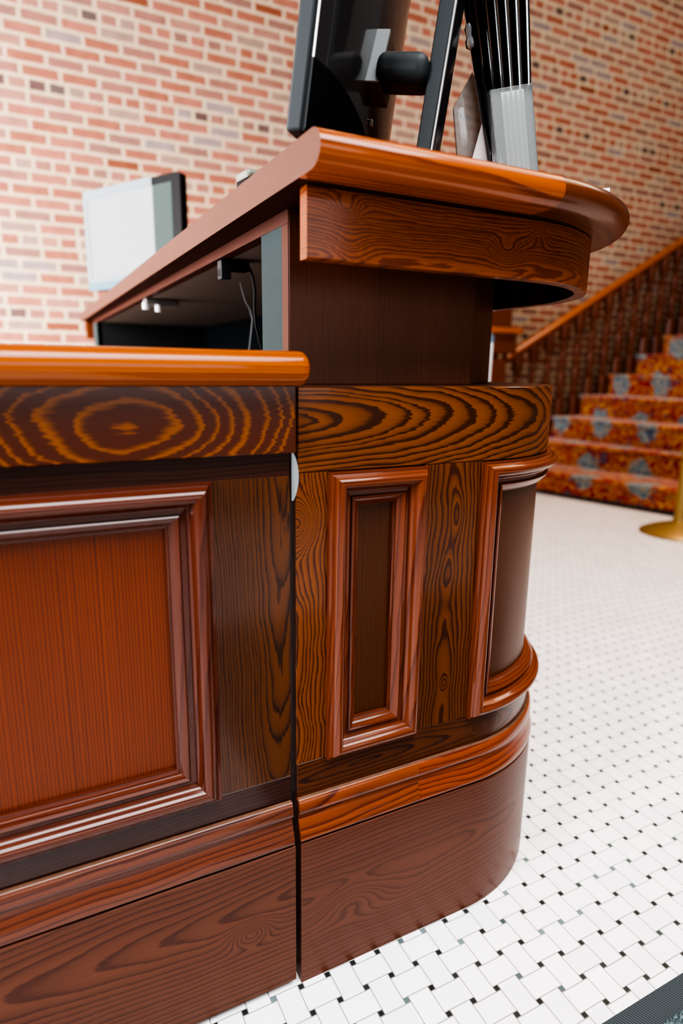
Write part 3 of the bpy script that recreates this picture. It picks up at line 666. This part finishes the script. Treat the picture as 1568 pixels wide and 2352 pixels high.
# ------------------------------------------------------------------ staircase
YS = 3.45; RISE, RUN = .182, .335
stc = thing('staircase', 'broad staircase covered in red and gold patterned carpet rising to the right', 'staircase', (4.0, 2.2, 0))
cm = carpet(); plm = plain('black_plinth', (26,24,26), .5)
slope = {1: .27, 2: .25, 3: .09}
def xn(k, y):
    x = 4.174+RUN*(k-4); s = slope.get(k, .02)
    yb = YS if k > 2 else YS
    return x + s*(YS-y) - (0.10 if k == 1 else 0.)
YR = .55
us = 0.
NST = 13
for k in range(1, NST+1):
    m = MB(); ny = 14; z0, z1 = RISE*(k-1)+(.028 if k == 1 else 0), RISE*k
    prof = [(0.022, z0), (0.022, z1-.045), (.010, z1-.038), (.0, z1-.022), (.003, z1-.007), (.014, z1), (None, z1)]
    rows = []; uv = []
    vl = [0., z1-z0-.045, z1-z0-.03, z1-z0-.012, z1-z0+.005, z1-z0+.018, z1-z0+RUN]
    for i in range(ny+1):
        y = YS+(YR-YS)*i/ny
        row = []
        for d, z in prof:
            xx = xn(k, y)+d if d is not None else max(xn(k+1, y)+.03, xn(k, y)+.05)
            row.append((xx-4.0, y-2.2, z))
        rows.append(row); uv.append([((YS-y)+.09*k, us+l) for l in vl])
    m.grid(rows, uv)
    # closed sides and underside
    for i in (0, ny):
        r = rows[i]; m.face(r + [(r[-1][0], r[-1][1], z0)] if i else list(reversed(r + [(r[-1][0], r[-1][1], z0)])))
    m.grid([[ (r[0][0], r[0][1], z0), (r[-1][0], r[-1][1], z0)] for r in rows])
    m.grid([[ (r[-1][0], r[-1][1], z0), r[-1]] for r in rows])
    m.build('carpeted_step', cm, stc, smooth=50); us += vl[-1]
m = MB(); rows = []
for i in range(15):
    y = YS+(YR-YS)*i/14; rows.append([(xn(1, y)+.012-4, y-2.2, 0), (xn(1, y)+.012-4, y-2.2, .030), (xn(1, y)+.3-4, y-2.2, .030)])
m.grid(rows); m.build('plinth', plm, stc)
m = MB(); 
# string wall below the flight on the far side
pts = [(xn(1, YS)+.05, 0)] 
for k in range(1, NST+1): pts += [(xn(k, YS)+.05, RISE*k-.03), (xn(k+1, YS)+.05, RISE*k-.03)]
pts += [(xn(NST+1, YS)+.05, 0)]
a = [(x-4, YS+.002-2.2, z) for x, z in pts]; b = [(x, y+.045, z) for x, y, z in a]
m.face(a); m.face(list(reversed(b)))
for k in range(len(a)): k2 = (k+1) % len(a); m.face([a[k], a[k2], b[k2], b[k]])
m.build('string_board', W['stair'], stc)

# ------------------------------------------------------------------ balustrade
bal = thing('balustrade', 'turned wooden balustrade with orange-brown handrail along the brick wall', 'balustrade', (3.2, YS, 0))
RS = RISE/RUN
zr = lambda x: 1.060+RS*(x-3.37)            # centre line of the handrail
m = MB(); hp = []
for k in range(12):
    a = 2*PI*k/12; hp.append((.038*math.cos(a), .030*math.sin(a)*(1.1 if math.sin(a) > 0 else .9)))
rows = []
for x in (3.30, 8.9):
    rows.append([(x-3.2-b*.45, a, zr(x)+b) for a, b in hp])
m.grid(rows, None, closed_v=True); m.face(list(reversed(rows[0]))); m.face(rows[1]); m.build('handrail', W['rail_stair'], bal, smooth=50)
m = MB(); rows = [[(x-3.2, a, zr(x)-.055+b) for a, b in ((-.022,0),(.022,0),(.022,.03),(-.022,.03))] for x in (3.34, 8.9)]
m.grid(rows, None, closed_v=True); m.build('under_rail', W['stair'], bal)
m = MB(); hw = .115
m.box(-.09-hw, -.09+hw, -hw, hw, 0, 1.02); m.box(-.09-.07, -.09+.07, -.07, .07, 1.02, 1.13); nw = m.build('newel_post', W['stair'], bal, bevel=.006)
m = MB(); m.box(-.09-.19, -.09+.215, -.17, .17, 1.215, 1.262); m.build('newel_cap', W['rail_stair'], nw, bevel=.012, seg=3)
m = MB(); m.box(-.09-.15, -.09+.18, -.14, .14, 1.17, 1.215); m.box(-.09-.13, -.09+.20, -.13, .13, 1.06, 1.17); m.box(-.09-.13, -.09+.13, -.13, .13, 1.262, 1.50); m.box(-.09-.16, -.09+.16, -.16, .16, 1.50, 1.53)
m.build('newel_head', W['stair'], nw, bevel=.008)
def baluster_mesh(h):
    s_ = h/.76; m = MB()
    pr = [(.034,.0),(.034,.15),(.018,.165),(.028,.18),(.030,.19),(.019,.205),(.024,.25),(.031,.32),(.024,.385),(.018,.40),(.031,.415),(.031,.43),(.018,.445),(.026,.50),(.023,.545),(.016,.56),(.028,.575),(.018,.59),(.022,.64),(.034,.66),(.034,.78)]
    m.lathe([(r*1.3, z*s_) for r, z in pr], n=10); return m
cache = {}
nb = 0; x = 3.44
while x < 8.7:
    k = 0
    while xn(k+1, YS)+.02 < x: k += 1
    zb = RISE*k if k else 0.
    h = zr(x)-.05-zb; key = round(h, 2)
    if key not in cache:
        o = baluster_mesh(h).build('baluster', W['stair'], bal, smooth=45); cache[key] = o
    else:
        o = cache[key].copy(); C.objects.link(o); o.parent = bal
    o.location = (x-3.2, 0, zb); x += RUN/2; nb += 1

# white pole standing behind the counter
po = thing('white_pole', 'white pole with a bent blue-grey handle standing behind the counter', 'pole', (1.975, 2.0, 0))
m = MB(); m.tube([(-.045,0,.01),(-.043,0,.5),(-.033,0,1.075)], .0145, 12); m.build('shaft', MT['white'], po, smooth=50)
m = MB(); m.tube([(-.033,0,1.073),(-.0325,0,1.100),(-.040,0,1.110),(-.075,0,1.112)], .0165, 12); m.build('handle', MT['bluegrey'], po, smooth=50)
m = MB(); m.lathe([(.11,0),(.11,.008),(.02,.014),(.016,.05)], -.045, 0, 0, 24); m.build('foot', MT['white'], po, smooth=40)

# brass stanchion
sn = thing('brass_stanchion', 'brass rope stanchion with a domed round base in front of the stairs', 'stanchion', (3.10, 1.60, 0))
m = MB(); m.lathe([(.20,.0),(.205,.006),(.203,.012),(.19,.020),(.16,.034),(.12,.050),(.08,.062),(.05,.070),(.034,.076),(.030,.10)], n=48); m.build('base', MT['brass'], sn, smooth=50)
m = MB(); m.lathe([(.027,.08),(.027,.93),(.034,.935),(.034,.95),(.022,.965),(.030,.985),(.026,1.01),(.008,1.02)], n=24); m.build('pole', MT['brass'], sn, smooth=50)

# ------------------------------------------------------------------ camera
Rt = Vector((0.8932390384389873, -0.449385126651384, 0.013305192712347796)); U = Vector((0.08866084001675574, 0.2050894548349633, 0.974719226733022)); F = Vector((0.44075307787480783, 0.8694776152725365, -0.22303677025070662))
cam = bpy.data.cameras.new('camera'); co = bpy.data.objects.new('camera', cam); C.objects.link(co)
Mx = Matrix((( Rt.x, U.x, -F.x, -.30605), (Rt.y, U.y, -F.y, -.71917), (Rt.z, U.z, -F.z, .92984), (0,0,0,1)))
co.matrix_world = Mx
cam.sensor_width = 36; cam.sensor_fit = 'AUTO'; cam.lens = 1441.55*36/2352; cam.clip_start = .02
cam.dof.use_dof = True; cam.dof.focus_distance = .95; cam.dof.aperture_fstop = 2.1
bpy.context.scene.camera = co

# ------------------------------------------------------------------ light
def area(name, loc, aim, sx, sy, power, col=(1,1,1)):
    l = bpy.data.lights.new(name, 'AREA'); l.shape = 'RECTANGLE'; l.size = sx; l.size_y = sy; l.energy = power; l.color = col
    o = bpy.data.objects.new(name, l); C.objects.link(o); o.location = loc
    o.rotation_euler = (Vector(aim)-Vector(loc)).to_track_quat('-Z', 'Y').to_euler(); return o
area('glass_door_light', (-2.7, -.75, 1.95), (-.2, -.5, .55), .9, 1.9, 105, (.93, .96, 1.))
area('skylight', (.7, -1.7, 4.0), (.75, -.2, 0), 3.0, 2.0, 80, (.97, .98, 1.)).data.spread = math.radians(105)
area('front_fill_light', (.6, -4.2, 1.5), (.3, 0, .9), 3.0, 1.6, 36, (.97, .98, 1.))  # unseen fill lamp, added to brighten the counter front
area('left_window_light', (-3.2, 2.0, 1.4), (-.5, 3.7, 1.1), 1.8, 2.2, 420, (1., .97, 1.))
area('ceiling_light', (3.6, .6, 4.8), (2.6, .9, 0), 3, 3, 42, (1., .62, .36)).data.spread = math.radians(100)
area('stair_fill_light', (4.6, .6, 4.6), (4.4, 3.7, 1.3), 1.5, 1.5, 31, (1., .90, .76))  # added lamp with no seen source, lifts the brick wall and stairs
w = bpy.data.worlds.new('room_ambient'); bpy.context.scene.world = w; w.use_nodes = True
bg = w.node_tree.nodes['Background']; bg.inputs[0].default_value = (1., .93, .86, 1); bg.inputs[1].default_value = .08
sc = bpy.context.scene
sc.view_settings.view_transform = 'AgX'; sc.view_settings.look = 'AgX - Very High Contrast'; sc.view_settings.exposure = 0.62
